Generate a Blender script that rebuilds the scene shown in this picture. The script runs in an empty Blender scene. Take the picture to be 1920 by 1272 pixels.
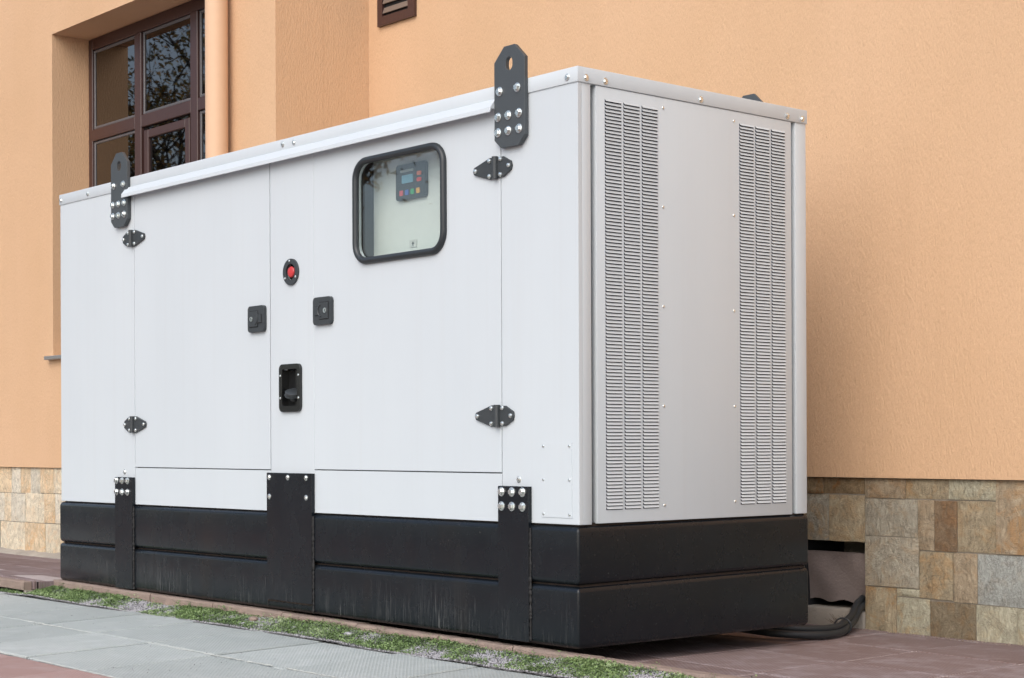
import bpy, bmesh, math, random
import numpy as np
from mathutils import Vector, Matrix
from mathutils.geometry import tessellate_polygon
random.seed(7); rng = np.random.default_rng(7)
C = bpy.context.scene.collection
SC = bpy.context.scene
R = math.radians

# ------------------------------------------------------------------ camera
cam = bpy.data.objects.new('camera', bpy.data.cameras.new('camera')); C.objects.link(cam)
yaw, roll = 0.85589, -0.00390
fw = Vector((-math.sin(yaw), math.cos(yaw), 0)); rt = Vector((math.cos(yaw), math.sin(yaw), 0)); up = Vector((0, 0, 1))
r2 = math.cos(roll)*rt + math.sin(roll)*up; u2 = -math.sin(roll)*rt + math.cos(roll)*up
M = Matrix((r2, u2, -fw)).transposed().to_4x4(); M.translation = Vector((4.4246, -4.1612, 0.7498))
cam.matrix_world = M
cam.data.sensor_width = 36; cam.data.lens = 3159.13/1920*36; cam.data.shift_y = 193.1/1920
cam.data.clip_start = 0.05; cam.data.clip_end = 500
SC.camera = cam

# ------------------------------------------------------------------ light
SUN_EL, SUN_DIR = 42, Vector((0.46, -0.88, 0))       # horizontal direction TOWARDS the sun
w = bpy.data.worlds.new('World'); SC.world = w; w.use_nodes = True
nt = w.node_tree; bg = nt.nodes['Background']
sky = nt.nodes.new('ShaderNodeTexSky'); sky.sky_type = 'NISHITA'; sky.sun_disc = False
sky.sun_elevation = R(SUN_EL); sky.sun_rotation = math.atan2(SUN_DIR.x, SUN_DIR.y)
sky.dust_density = 3.0; sky.ozone_density = 1.0; sky.air_density = 1.0
hs = nt.nodes.new('ShaderNodeHueSaturation'); hs.inputs['Saturation'].default_value = 0.82
nt.links.new(sky.outputs[0], hs.inputs['Color']); nt.links.new(hs.outputs[0], bg.inputs['Color'])
bg.inputs['Strength'].default_value = 0.15
sd = bpy.data.lights.new('sun', 'SUN'); sun = bpy.data.objects.new('sun', sd); C.objects.link(sun)
sd.energy = 0.75; sd.angle = R(70); sd.color = (1.0, 0.98, 0.955)
d = Vector((SUN_DIR.x, SUN_DIR.y, 0)).normalized()*math.cos(R(SUN_EL)); d.z = math.sin(R(SUN_EL))
sun.rotation_euler = d.to_track_quat('Z', 'Y').to_euler(); sun.location = (-3, -6, 8)
vs = SC.view_settings; vs.view_transform = 'Standard'; vs.look = 'None'; vs.gamma = 1; vs.exposure = 0.64
vs.use_curve_mapping = False

# ------------------------------------------------------------------ material helpers
class NT:
    def __init__(s, name):
        s.m = bpy.data.materials.new(name); s.m.use_nodes = True; s.t = s.m.node_tree
        s.b = s.t.nodes['Principled BSDF']; s.geo = s.n('ShaderNodeNewGeometry')
    def n(s, k, **kw):
        x = s.t.nodes.new(k)
        for a, v in kw.items(): setattr(x, a, v)
        return x
    def l(s, a, b): s.t.links.new(a, b)
    def pos(s, scale=(1, 1, 1), rot=(0, 0, 0), rnd=False):
        src = s.geo.outputs['Position']
        if rnd:
            oi = s.n('ShaderNodeObjectInfo'); m = s.n('ShaderNodeMath', operation='MULTIPLY'); m.inputs[1].default_value = 37.0
            s.l(oi.outputs['Random'], m.inputs[0]); va = s.n('ShaderNodeVectorMath', operation='ADD')
            s.l(src, va.inputs[0]); s.l(m.outputs[0], va.inputs[1]); src = va.outputs[0]
        mp = s.n('ShaderNodeMapping'); mp.inputs['Scale'].default_value = scale; mp.inputs['Rotation'].default_value = rot
        s.l(src, mp.inputs['Vector']); return mp.outputs[0]
    def noise(s, vec, scale, detail=3, rough=.55, dist=0):
        x = s.n('ShaderNodeTexNoise'); x.inputs['Scale'].default_value = scale; x.inputs['Detail'].default_value = detail
        x.inputs['Roughness'].default_value = rough; x.inputs['Distortion'].default_value = dist
        s.l(vec, x.inputs['Vector']); return x.outputs['Fac']
    def rng(s, v, a, b, c=0., d_=1.):
        x = s.n('ShaderNodeMapRange'); s.l(v, x.inputs[0])
        for i, q in enumerate((a, b, c, d_)): x.inputs[i+1].default_value = q
        return x.outputs[0]
    def math(s, op, a, b):
        x = s.n('ShaderNodeMath', operation=op)
        for i, q in enumerate((a, b)):
            if isinstance(q, (int, float)): x.inputs[i].default_value = q
            else: s.l(q, x.inputs[i])
        return x.outputs[0]
    def mix(s, f, a, b, mode='MIX'):
        x = s.n('ShaderNodeMix', data_type='RGBA', blend_type=mode)
        for i, q in ((0, f), (6, a), (7, b)):
            if isinstance(q, (int, float)): x.inputs[i].default_value = q
            elif isinstance(q, (tuple, list)): x.inputs[i].default_value = (*q[:3], 1)
            else: s.l(q, x.inputs[i])
        return x.outputs[2]
    def bump(s, h, dist, strength=1.0, prev=None):
        x = s.n('ShaderNodeBump'); x.inputs['Distance'].default_value = dist; x.inputs['Strength'].default_value = strength
        s.l(h, x.inputs['Height'])
        if prev is not None: s.l(prev, x.inputs['Normal'])
        s.l(x.outputs[0], s.b.inputs['Normal']); return x.outputs[0]
    def out(s, col=None, rough=None, metal=0., spec=None):
        for k, v in (('Base Color', col), ('Roughness', rough), ('Metallic', metal), ('Specular IOR Level', spec)):
            if v is None: continue
            if isinstance(v, (int, float)): s.b.inputs[k].default_value = v
            elif isinstance(v, tuple): s.b.inputs[k].default_value = (*v, 1)
            else: s.l(v, s.b.inputs[k])
        return s.m

def mat_simple(name, col, rough=.5, metal=0., spec=.5, vary=.12, scale=20, bump=0.0):
    t = NT(name); nz = t.noise(t.pos(), scale, 4)
    c = t.mix(nz, tuple(x*(1-vary) for x in col), tuple(min(1, x*(1+vary)) for x in col))
    if bump: t.bump(t.noise(t.pos(), scale*12, 3), bump)
    return t.out(c, rough, metal, spec)

def mk_white():
    t = NT('white_powder_coat'); p = t.pos()
    big = t.noise(t.pos((1, 1, .45)), 1.6, 5); st = t.noise(t.pos((22, 22, .35)), 1.3, 5)
    c = t.mix(t.rng(big, .3, .7), (.522, .572, .606), (.548, .598, .630))
    c = t.mix(t.math('MULTIPLY', t.rng(st, .5, .75), .16), c, (.50, .52, .53))
    spk = t.noise(p, 90, 2); c = t.mix(t.math('MULTIPLY', t.rng(spk, .75, .79), .3), c, (.42, .42, .40))
    t.bump(t.noise(p, 420, 2), .0003, .5)
    return t.out(c, .42, 0, .4)
def mk_black():
    t = NT('black_base_paint'); p = t.pos()
    sep = t.n('ShaderNodeSeparateXYZ'); t.l(t.geo.outputs['Position'], sep.inputs[0]); z = sep.outputs[2]
    c = t.mix(t.noise(p, 3, 4), (.0042, .0062, .0088), (.0070, .0098, .0135))
    rust = t.noise(t.pos((1.6, 1.6, .35)), 2.3, 4); c = t.mix(t.math('MULTIPLY', t.math('MULTIPLY', t.rng(rust, .55, .75), .30), t.rng(sep.outputs[0], -.0, -.03)), c, (.026, .018, .012))
    st = t.noise(t.pos((150, 150, 7)), 1.0, 5, .75); patch = t.noise(t.pos((1, 1, .8)), 3.2, 4)
    f = t.math('MULTIPLY', t.rng(st, .52, .72), t.rng(patch, .40, .66))
    f = t.math('MULTIPLY', f, t.math('MULTIPLY', t.rng(z, .21, .06), t.rng(sep.outputs[0], -.015, -.03))); c = t.mix(t.math('MULTIPLY', f, .62), c, (.22, .22, .215))
    spk = t.noise(p, 160, 2); c = t.mix(t.math('MULTIPLY', t.rng(spk, .70, .76), .5), c, (.12, .12, .11))
    t.bump(t.noise(p, 40, 2), .0003, .4)
    return t.out(c, t.rng(t.noise(p, 8, 4), .3, .7, .20, .32), 0, .38)
def mk_plate():
    t = NT('charcoal_hammered_paint'); p = t.pos()
    c = t.mix(t.noise(p, 260, 3), (.030, .037, .042), (.075, .085, .092)); t.bump(t.noise(p, 330, 3), .0006, .6)
    return t.out(c, .42, 0, .55)
def mk_stucco():
    t = NT('peach_render'); p = t.pos()
    a = t.noise(t.pos((1, 1, .32)), 170, 4, .65, .3); v = t.n('ShaderNodeTexVoronoi'); v.inputs['Scale'].default_value = 105
    t.l(t.pos((1, 1, .25)), v.inputs['Vector'])
    big = t.noise(t.pos((1, 1, .6)), .9, 5); st = t.noise(t.pos((9, 9, .5)), 1.0, 5)
    c = t.mix(t.rng(big, .3, .7), (.60, .392, .236), (.652, .435, .275))
    c = t.mix(t.math('MULTIPLY', t.rng(st, .5, .75), .2), c, (.55, .36, .22))
    c = t.mix(t.math('MULTIPLY', t.rng(a, .50, .30), .35), c, (.43, .275, .165))
    spk = t.noise(p, 45, 2); c = t.mix(t.math('MULTIPLY', t.rng(spk, .755, .78), .4), c, (.30, .18, .11))
    h = t.math('ADD', a, t.math('MULTIPLY', v.outputs['Distance'], .35)); t.bump(h, .0046, .9)
    return t.out(c, .93, 0, .15)
def mk_stone():
    t = NT('split_slate'); oi = t.n('ShaderNodeObjectInfo'); p = t.pos((1, 1, 1), (0, 0, 0), True)
    q = t.pos((1, 1, .4), (0, .7, 0), True)
    a = t.noise(p, 9, 6, .65, .8); g = t.noise(q, 38, 6, .7, 1.5); f = t.noise(p, 170, 4, .7)
    base = t.mix(1.0, oi.outputs['Color'], (1.28, 1.27, 1.23), 'MULTIPLY')
    dk = t.mix(1.0, base, (.58, .55, .50), 'MULTIPLY'); lt = t.mix(1.0, base, (1.55, 1.56, 1.52), 'MULTIPLY')
    m_ = t.noise(p, 16, 5, .7, .4); c = t.mix(t.rng(t.math('ADD', t.math('MULTIPLY', g, .6), t.math('MULTIPLY', m_, .4)), .36, .66), dk, lt); c = t.mix(t.math('MULTIPLY', t.rng(f, .35, .65), .5), c, t.mix(1.0, base, (1.25, 1.22, 1.18), 'MULTIPLY'))
    r = t.math('MULTIPLY', t.rng(a, .48, .60), t.rng(g, .34, .50)); am = t.math('ADD', t.math('MULTIPLY', oi.outputs['Alpha'], .75), .12)
    c = t.mix(t.math('MULTIPLY', r, am), c, t.mix(1.0, base, (1.15, .76, .40), 'MULTIPLY'))
    cr = t.noise(p, 5, 8, .75, 1.2); c = t.mix(t.math('MULTIPLY', t.rng(t.math('ABSOLUTE', t.math('SUBTRACT', cr, .5), 0), .012, 0), .55), c, (.07, .055, .04))
    fl = t.noise(p, 240, 3, .8); c = t.mix(t.math('MULTIPLY', t.rng(fl, .60, .72), .5), c, (.50, .47, .40)); c = t.mix(t.math('MULTIPLY', t.rng(fl, .40, .30), .5), c, (.06, .05, .04))
    h = t.math('ADD', t.math('ADD', g, t.math('MULTIPLY', cr, .8)), t.math('MULTIPLY', f, .45)); t.bump(h, .013, 1.0)
    return t.out(c, .82, 0, .3)
def ribs(t, ang, freq):
    sep = t.n('ShaderNodeSeparateXYZ'); t.l(t.geo.outputs['Position'], sep.inputs[0])
    r_ = []
    for s in (1, -1):
        k = t.math('ADD', t.math('MULTIPLY', sep.outputs[0], math.cos(ang)*freq), t.math('MULTIPLY', sep.outputs[1], s*math.sin(ang)*freq))
        r_.append(t.math('SINE', k, 0))
    return t.math('MAXIMUM', r_[0], r_[1])
def mk_paver(name, c1, c2, dust, fr=560, damt=.6):
    t = NT(name); p = t.pos(); oi = t.n('ShaderNodeObjectInfo')
    a = t.noise(t.pos((1, 1, 1), (0, 0, 0), True), 2.2, 6, .65); b = t.noise(p, 7, 6, .7); rb = ribs(t, R(52), fr)
    c = t.mix(t.rng(a, .3, .7), c1, c2); c = t.mix(t.math('MULTIPLY', t.rng(b, .48, .68), damt), c, dust)
    c = t.mix(t.math('MULTIPLY', t.rng(rb, -.2, .9), .42), c, dust)
    c = t.mix(t.math('MULTIPLY', t.rng(oi.outputs['Random'], 0, 1), .40), c, tuple(x*.72 for x in c1))
    spk = t.noise(p, 70, 3); c = t.mix(t.math('MULTIPLY', t.rng(spk, .70, .76), .55), c, tuple(x*.35 for x in c1))
    h = t.math('ADD', t.math('MULTIPLY', rb, .25), t.math('MULTIPLY', t.noise(p, 60, 4), 1.1)); t.bump(h, .0032, .9)
    return t.out(c, .85, 0, .25)
def mk_metal(name, col, rough):
    t = NT(name); n_ = t.noise(t.pos(), 120, 3)
    return t.out(t.mix(n_, tuple(x*.8 for x in col), col), t.rng(n_, .3, .7, rough, rough+.15), 1.0, .5)
def mk_glass(name, tint=(.86, .90, .88), ior=1.55, boost=1.6):
    t = NT(name); t.t.nodes.remove(t.b)
    tr = t.n('ShaderNodeBsdfTransparent'); tr.inputs[0].default_value = (*tint, 1)
    gl = t.n('ShaderNodeBsdfGlossy'); gl.inputs['Roughness'].default_value = .015; gl.inputs[0].default_value = (1, 1, 1, 1)
    lw = t.n('ShaderNodeLayerWeight'); lw.inputs[0].default_value = .5; fr_ = t.math('ADD', t.math('MULTIPLY', t.math('POWER', lw.outputs['Facing'], 3.2), 1.0), .045); mx = t.n('ShaderNodeMixShader')
    nb = t.noise(t.pos(), 3.0, 2); bp = t.n('ShaderNodeBump'); bp.inputs['Distance'].default_value = .0006; bp.inputs['Strength'].default_value = .3
    t.l(nb, bp.inputs['Height']); t.l(bp.outputs[0], gl.inputs['Normal'])
    t.l(t.math('MINIMUM', t.math('MULTIPLY', fr_, boost), 1.0), mx.inputs[0]); t.l(tr.outputs[0], mx.inputs[1]); t.l(gl.outputs[0], mx.inputs[2])
    t.l(mx.outputs[0], t.t.nodes['Material Output'].inputs[0]); return t.m
def mk_brown():
    t = NT('brown_window_profile'); n_ = t.noise(t.pos((60, 60, 2)), 2.5, 4)
    return t.out(t.mix(n_, (.040, .017, .015), (.070, .034, .030)), .38, 0, .55)
def mk_leaf(name, cols):
    t = NT(name); v = t.noise(t.pos(), 6, 2); x = t.n('ShaderNodeTexWhiteNoise'); 
    sn = t.n('ShaderNodeVectorMath', operation='SNAP'); sn.inputs[1].default_value = (.02, .02, .02); t.l(t.geo.outputs['Position'], sn.inputs[0]); t.l(sn.outputs[0], x.inputs[0])
    cr = t.n('ShaderNodeValToRGB'); e = cr.color_ramp.elements
    e[0].color = (*cols[0], 1); e[-1].color = (*cols[-1], 1)
    for i, c in enumerate(cols[1:-1]): k = e.new((i+1)/(len(cols)-1)); k.color = (*c, 1)
    f = t.math('ADD', t.math('MULTIPLY', v, .7), t.math('MULTIPLY', x.outputs[0], .3)); t.l(t.rng(f, .25, .75), cr.inputs[0])
    return t.out(cr.outputs[0], .6, 0, .3)

WHITE = mk_white(); BLACK = mk_black(); PLATE = mk_plate(); STUCCO = mk_stucco(); STONE = mk_stone(); BROWN = mk_brown()
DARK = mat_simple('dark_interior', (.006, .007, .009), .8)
SLOT_SHADE = mat_simple('slot_and_shade', (.004, .006, .016), .8)  # louvre openings, plus shade painted under the lip and on the left end
RUBBER = mat_simple('black_rubber', (.022, .027, .031), .42, 0, .5, .2, 40)
PLAST = mat_simple('charcoal_plastic', (.035, .041, .045), .45, 0, .5, .15, 200, .0003)
GLOSSB = mat_simple('glossy_black_plastic', (.010, .011, .012), .16, 0, .6)
ZINC = mk_metal('zinc_plated_steel', (.86, .90, .88), .22)
RED = mat_simple('red_button', (.52, .04, .045), .35)
PANEL = mat_simple('pale_inner_panel', (.76, .77, .74), .5, vary=.05)
MORTAR = mat_simple('mortar', (.25, .22, .18), .95, vary=.3, scale=30, bump=.003)
CONC = mat_simple('rough_concrete', (.30, .27, .23), .9, vary=.3, scale=9, bump=.004)
RUST = mat_simple('rusty_seam', (.024, .014, .009), .9, vary=.6, scale=18)
WELD = mat_simple('weld_metal', (.014, .013, .013), .5, vary=.4, scale=60, bump=.002)
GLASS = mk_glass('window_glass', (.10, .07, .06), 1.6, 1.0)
GLASSG = mk_glass('viewing_glass', (.90, .93, .92), 1.5, .9)
GPAVE = mk_paver('grey_ribbed_paver', (.33, .365, .352), (.40, .432, .415), (.50, .53, .52), 500)
RPAVE = mk_paver('red_ribbed_paver', (.34, .20, .175), (.38, .245, .22), (.46, .38, .36))
RTILE = mk_paver('red_brown_ribbed_tile', (.150, .095, .082), (.185, .135, .130), (.30, .262, .275), 420, .80)
EDGE = mat_simple('brown_slab_edge', (.27, .205, .17), .9, vary=.35, scale=14, bump=.006)
SOIL = mat_simple('grey_soil', (.17, .165, .165), .95, vary=.4, scale=60, bump=.006)
GRAV = mat_simple('gravel_grain', (.36, .355, .375), .9, vary=.45, scale=90)
WEED = mk_leaf('green_weeds', [(.06, .095, .04), (.13, .20, .07), (.21, .30, .12), (.36, .44, .25)])
AUTUMN = mk_leaf('autumn_leaves', [(.10, .045, .012), (.20, .085, .02), (.30, .17, .03), (.10, .12, .03), (.05, .08, .02)])
BARK = mat_simple('bark', (.06, .045, .035), .95, vary=.4, bump=.01)
ASPH = mat_simple('asphalt', (.10, .10, .105), .95, vary=.25, scale=6, bump=.004)
CABLE = mat_simple('black_cable_sheath', (.018, .021, .024), .5, 0, .5, .2, 30, .0006)
BOARD = mat_simple('dusty_board', (.20, .165, .155), .85, vary=.25, scale=7, bump=.003)

# ------------------------------------------------------------------ mesh helpers
def link(name, bm, mats, parent=None, smooth=False, loc=None):
    me = bpy.data.meshes.new(name); bmesh.ops.recalc_face_normals(bm, faces=bm.faces[:]) if not bm.get('x') else None
    bm.to_mesh(me); bm.free()
    for m in (mats if isinstance(mats, (list, tuple)) else [mats]): me.materials.append(m)
    if smooth:
        for p in me.polygons: p.use_smooth = True
    o = bpy.data.objects.new(name, me); C.objects.link(o)
    if parent is not None: o.parent = parent
    if loc is not None: o.location = loc
    return o
class BM:                                  # thin wrapper so link() can free it
    def __init__(s): s.b = bmesh.new()
def fin(name, b, mats, parent=None, smooth=False, loc=None, recalc=True, sharp=None):
    me = bpy.data.meshes.new(name)
    if recalc: bmesh.ops.recalc_face_normals(b, faces=b.faces[:])
    b.to_mesh(me); b.free()
    for m in (mats if isinstance(mats, (list, tuple)) else [mats]): me.materials.append(m)
    if smooth:
        me.polygons.foreach_set('use_smooth', [True]*len(me.polygons))
        me.set_sharp_from_angle(angle=R(sharp or 40))
    o = bpy.data.objects.new(name, me); C.objects.link(o)
    if parent is not None: o.parent = parent
    if loc is not None: o.location = loc
    return o
def inst(o, loc, parent=None, rot=None, name=None):
    c = o.copy(); C.objects.link(c)
    if name: c.name = name
    c.location = loc; c.parent = parent
    if rot is not None: c.rotation_euler = rot
    return c
def box(b, x0, x1, y0, y1, z0, z1, bev=0., seg=2, mi=0):
    r_ = bmesh.ops.create_cube(b, size=1)
    for v in r_['verts']: v.co = Vector(((x0+x1)/2+v.co.x*(x1-x0), (y0+y1)/2+v.co.y*(y1-y0), (z0+z1)/2+v.co.z*(z1-z0)))
    fs = {f for v in r_['verts'] for f in v.link_faces}
    for f in fs: f.material_index = mi
    if bev:
        es = list({e for v in r_['verts'] for e in v.link_edges})
        bmesh.ops.bevel(b, geom=es, offset=bev, segments=seg, profile=.5, affect='EDGES', material=-1)
def boxo(name, dims, m, parent=None, bev=0.0, seg=2, smooth=True):
    b = bmesh.new(); box(b, *dims, bev, seg); return fin(name, b, m, parent, smooth and bev > 0)
def plate(b, outer, holes, y0, y1, axis='y', mi=0):
    """flat plate in the (u, z) plane with holes, from depth y0 (front) to y1 (back)"""
    loops = [outer]+holes; pts = [p for l in loops for p in l]
    P = (lambda u, z, d_: Vector((u, d_, z))) if axis == 'y' else (lambda u, z, d_: Vector((d_, u, z)))
    tris = tessellate_polygon([[Vector((p[0], p[1], 0)) for p in l] for l in loops])
    A = [b.verts.new(P(p[0], p[1], y0)) for p in pts]; B = [b.verts.new(P(p[0], p[1], y1)) for p in pts]
    for t in tris:
        for V in (A, B):
            try: b.faces.new([V[i] for i in t]).material_index = mi
            except ValueError: pass
    k = 0
    for l in loops:
        n = len(l)
        for i in range(n):
            j = (i+1) % n; b.faces.new((A[k+i], A[k+j], B[k+j], B[k+i])).material_index = mi
        k += n
def rect(x0, x1, z0, z1): return [(x0, z0), (x1, z0), (x1, z1), (x0, z1)]
def rrect(x0, x1, z0, z1, r, n=6):
    o = []
    for cx, cz, a0 in ((x1-r, z1-r, 0), (x0+r, z1-r, 90), (x0+r, z0+r, 180), (x1-r, z0+r, 270)):
        for i in range(n+1): a = R(a0+90*i/n); o.append((cx+r*math.cos(a), cz+r*math.sin(a)))
    return o
def circ(cx, cz, rx, rz=None, n=24): rz = rz or rx; return [(cx+rx*math.cos(2*math.pi*i/n), cz+rz*math.sin(2*math.pi*i/n)) for i in range(n)]
def tube(b, pts, r, n=8, closed=False, sx=1.0):
    pts = [Vector(p) for p in pts]; N = len(pts); rings = []
    nrm = None
    for i in range(N):
        t_ = (pts[(i+1) % N]-pts[i-1]) if closed else (pts[min(i+1, N-1)]-pts[max(i-1, 0)])
        t_.normalize()
        if nrm is None: nrm = t_.orthogonal().normalized()
        nrm = (nrm-t_*nrm.dot(t_)).normalized(); bn = t_.cross(nrm)
        rr = r[i] if isinstance(r, (list, tuple)) else r
        rings.append([b.verts.new(pts[i]+(nrm*math.cos(2*math.pi*k/n)+bn*math.sin(2*math.pi*k/n))*rr) for k in range(n)])
    for i in range(N if closed else N-1):
        A, B = rings[i], rings[(i+1) % N]
        off = 0
        if closed and i == N-1:
            off = min(range(n), key=lambda o: sum((A[k].co-B[(k+o) % n].co).length for k in range(n)))
        for k in range(n): b.faces.new((A[k], A[(k+1) % n], B[(k+1+off) % n], B[(k+off) % n]))
    if not closed:
        b.faces.new(rings[0]); b.faces.new(rings[-1])
def spline(pts, n=8):
    pts = [Vector(p) for p in pts]; o = []
    for i in range(len(pts)-1):
        p0, p1, p2, p3 = pts[max(i-1, 0)], pts[i], pts[i+1], pts[min(i+2, len(pts)-1)]
        for k in range(n):
            t = k/n; o.append(.5*((2*p1)+(p2-p0)*t+(2*p0-5*p1+4*p2-p3)*t*t+(3*p1-p0-3*p2+p3)*t**3))
    o.append(pts[-1]); return o
def raw(name, V, F, mats, parent=None, kind=None):
    me = bpy.data.meshes.new(name); V = np.asarray(V, 'f'); F = np.asarray(F, 'i')
    me.vertices.add(len(V)); me.vertices.foreach_set('co', V.ravel()); k = F.shape[1]
    me.loops.add(F.size); me.loops.foreach_set('vertex_index', F.ravel())
    me.polygons.add(len(F)); me.polygons.foreach_set('loop_start', np.arange(0, F.size, k, dtype='i')); me.polygons.foreach_set('loop_total', np.full(len(F), k, 'i'))
    me.update(calc_edges=True); me.materials.append(mats)
    o = bpy.data.objects.new(name, me); C.objects.link(o)
    if parent: o.parent = parent
    if kind: o['kind'] = kind
    return o
def thing(name, label, cat, loc=(0, 0, 0)):
    o = bpy.data.objects.new(name, None); C.objects.link(o); o.location = loc; o.empty_display_size = .2
    o['label'] = label; o['category'] = cat; return o
def keep(o, root):                            # parent without moving (roots sit away from the origin)
    o.parent = root; o.matrix_parent_inverse = Matrix.Translation(root.location).inverted()
    return o

# bolts: axis along local -Y (front) ; rotated for the side
def bolt_mesh(name, r, h, washer, rnd=False):
    b = bmesh.new()
    def ring(n, rr, y, ph=0): return [b.verts.new((rr*math.cos(2*math.pi*i/n+ph), y, rr*math.sin(2*math.pi*i/n+ph))) for i in range(n)]
    def stack(L):
        for A, B in zip(L, L[1:]):
            n = len(A)
            for i in range(n): b.faces.new((A[i], A[(i+1) % n], B[(i+1) % n], B[i]))
        b.faces.new(L[-1])
    if washer: stack([ring(16, washer, 0), ring(16, washer, -.0022), ring(16, washer*.9, -.0028)])
    if rnd: stack([ring(12, r, 0), ring(12, r, -h*.4), ring(12, r*.8, -h*.85), ring(12, r*.35, -h)])
    else: stack([ring(6, r, 0, .3), ring(6, r, -h*.82, .3), ring(6, r*.84, -h, .3)])
    o = fin(name, b, ZINC); me = o.data; bpy.data.objects.remove(o); return me
BOLT = bolt_mesh('bolt', .0125, .012, .0175); SBOLT = bolt_mesh('bolt_small', .0085, .007, .0125); SCREW = bolt_mesh('screw', .0055, .004, 0, True)
HB = bolt_mesh('hinge_bolt', .0088, .007, 0, True)
def put(name, me, loc, parent, rot=(0, 0, 0)):
    o = bpy.data.objects.new(name, me); C.objects.link(o); o.location = loc; o.parent = parent
    o.rotation_euler = (rot[0], rot[1]+random.uniform(-.5, .5), rot[2]); return o

# ------------------------------------------------------------------ terrain levels
def zk(x): return -.0152-.0059*x             # top of the raised edging
def zs(x, y):                                   # tiled apron, lower to the right
    if x > -4.12: return -.065-.0185*y
    yy = max(y, -.02); return -.015-.0059*x+(yy+.02)*(-.043+.0049*x)
ZP, ZG = -.060, -.063
YP, YM, XC, YF = 1.33, 2.012, -4.023, 1.616      # wing front, main wall, inner corner, window frame plane
g = bmesh.new(); q = 120
for x0, x1 in ((-q, q),):
    vv = [g.verts.new(p) for p in ((-q, -q, -.13), (q, -q, -.13), (q, q, -.13), (-q, q, -.13))]; g.faces.new(vv)
o = fin('ground', g, ASPH); o['kind'] = 'structure'
# concrete bed of the apron
def quadprism(b, pts, top, bot, bev=0.0):
    A = [b.verts.new((x, y, top(x, y))) for x, y in pts]; B = [b.verts.new((x, y, bot(x, y))) for x, y in pts]
    n = len(pts); fs = [b.faces.new(A), b.faces.new(B[::-1])]
    for i in range(n): fs.append(b.faces.new((A[i], B[i], B[(i+1) % n], A[(i+1) % n])))
    if bev:
        es = [e for e in fs[0].edges]
        bmesh.ops.bevel(b, geom=es, offset=bev, segments=1, affect='EDGES')
apron = bmesh.new()
quadprism(apron, [(-4.119, .03), (5, .03), (5, YM+.06), (-4.119, YM+.06)], lambda x, y: zs(x, y)-.048, lambda x, y: -.135)
quadprism(apron, [(-12, -.20), (-4.125, -.20), (-4.125, YP+.06), (-12, YP+.06)], lambda x, y: zs(x, y)-.048, lambda x, y: -.135)
apron = fin('tiled_apron', apron, CONC); apron['kind'] = 'structure'
def clip(poly, side, val):                     # Sutherland-Hodgman against an axis line
    ax, sg = side; o_ = []
    for i in range(len(poly)):
        a, b_ = poly[i-1], poly[i]; ia, ib = (a[ax]-val)*sg >= 0, (b_[ax]-val)*sg >= 0
        if ia != ib:
            t = (val-a[ax])/(b_[ax]-a[ax]); o_.append((a[0]+t*(b_[0]-a[0]), a[1]+t*(b_[1]-a[1])))
        if ib: o_.append(b_)
    return o_
def area(p): return abs(sum(p[i-1][0]*p[i][1]-p[i][0]*p[i-1][1] for i in range(len(p))))/2
def lay(name, parent, m, org, e1, e2, i0, i1, j0, j1, bounds, top, gap=.004, thick=.03, jit=.0015, skip=None):
    for i in range(i0, i1):
        for j in range(j0, j1):
            def pt(a, c): return (org[0]+a*e1[0]+c*e2[0], org[1]+a*e1[1]+c*e2[1])
            ga, gb = gap/math.hypot(*e1), gap/math.hypot(*e2)
            poly = [pt(i+ga, j+gb), pt(i+1-ga, j+gb), pt(i+1-ga, j+1-gb), pt(i+ga, j+1-gb)]
            if bounds: 
                for s_, v_ in (((0, 1), bounds[0]), ((0, -1), bounds[1]), ((1, 1), bounds[2]), ((1, -1), bounds[3])):
                    poly = clip(poly, s_, v_)
                    if len(poly) < 3: break
            if len(poly) < 3 or area(poly) < .004 or (skip and skip(poly)): continue
            dz = random.uniform(-jit, jit); sx, sy = random.uniform(-.003, .003), random.uniform(-.003, .003)
            cx = sum(p_[0] for p_ in poly)/len(poly); cy = sum(p_[1] for p_ in poly)/len(poly)
            f = lambda x, y: top(x, y)+dz+sx*(x-cx)+sy*(y-cy)
            b = bmesh.new(); quadprism(b, poly, f, lambda x, y: top(x, y)-thick, .004)
            fin(name, b, m, parent)
under = lambda poly: all(-4.0 < p_[0] < -1.2 for p_ in poly)
lay('tile', apron, RTILE, (.438, .936), (.495, -.049), (-.042, .522), -6, 9, -3, 4, (-2.2, 4.5, .036, YM+.03), lambda x, y: zs(x, y), gap=.0065, thick=.045)
lay('tile', apron, RTILE, (-4.13, .42), (-.50, 0), (-.05, .55), 0, 16, -2, 3, (-12, -4.13, -.15, YP+.03), lambda x, y: zs(x, y), gap=.0065, thick=.045)
def grout(x0, x1, y0, y1, nx, ny, m, dz):
    b = bmesh.new(); G = [[b.verts.new((x0+(x1-x0)*i/nx, y0+(y1-y0)*j/ny, zs(x0+(x1-x0)*i/nx, y0+(y1-y0)*j/ny)+dz)) for j in range(ny+1)] for i in range(nx+1)]
    for i in range(nx):
        for j in range(ny): b.faces.new((G[i][j], G[i+1][j], G[i+1][j+1], G[i][j+1]))
    fin('joint_mortar', b, m, apron)
GROUT = mat_simple('pale_joint_mortar', (.44, .39, .38), .95, vary=.3, scale=30, bump=.003)
grout(-2.1, 4.5, .034, YM+.02, 4, 4, GROUT, -.0035); grout(-12, -4.135, -.15, YP+.02, 30, 12, GROUT, -.0045)
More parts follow.
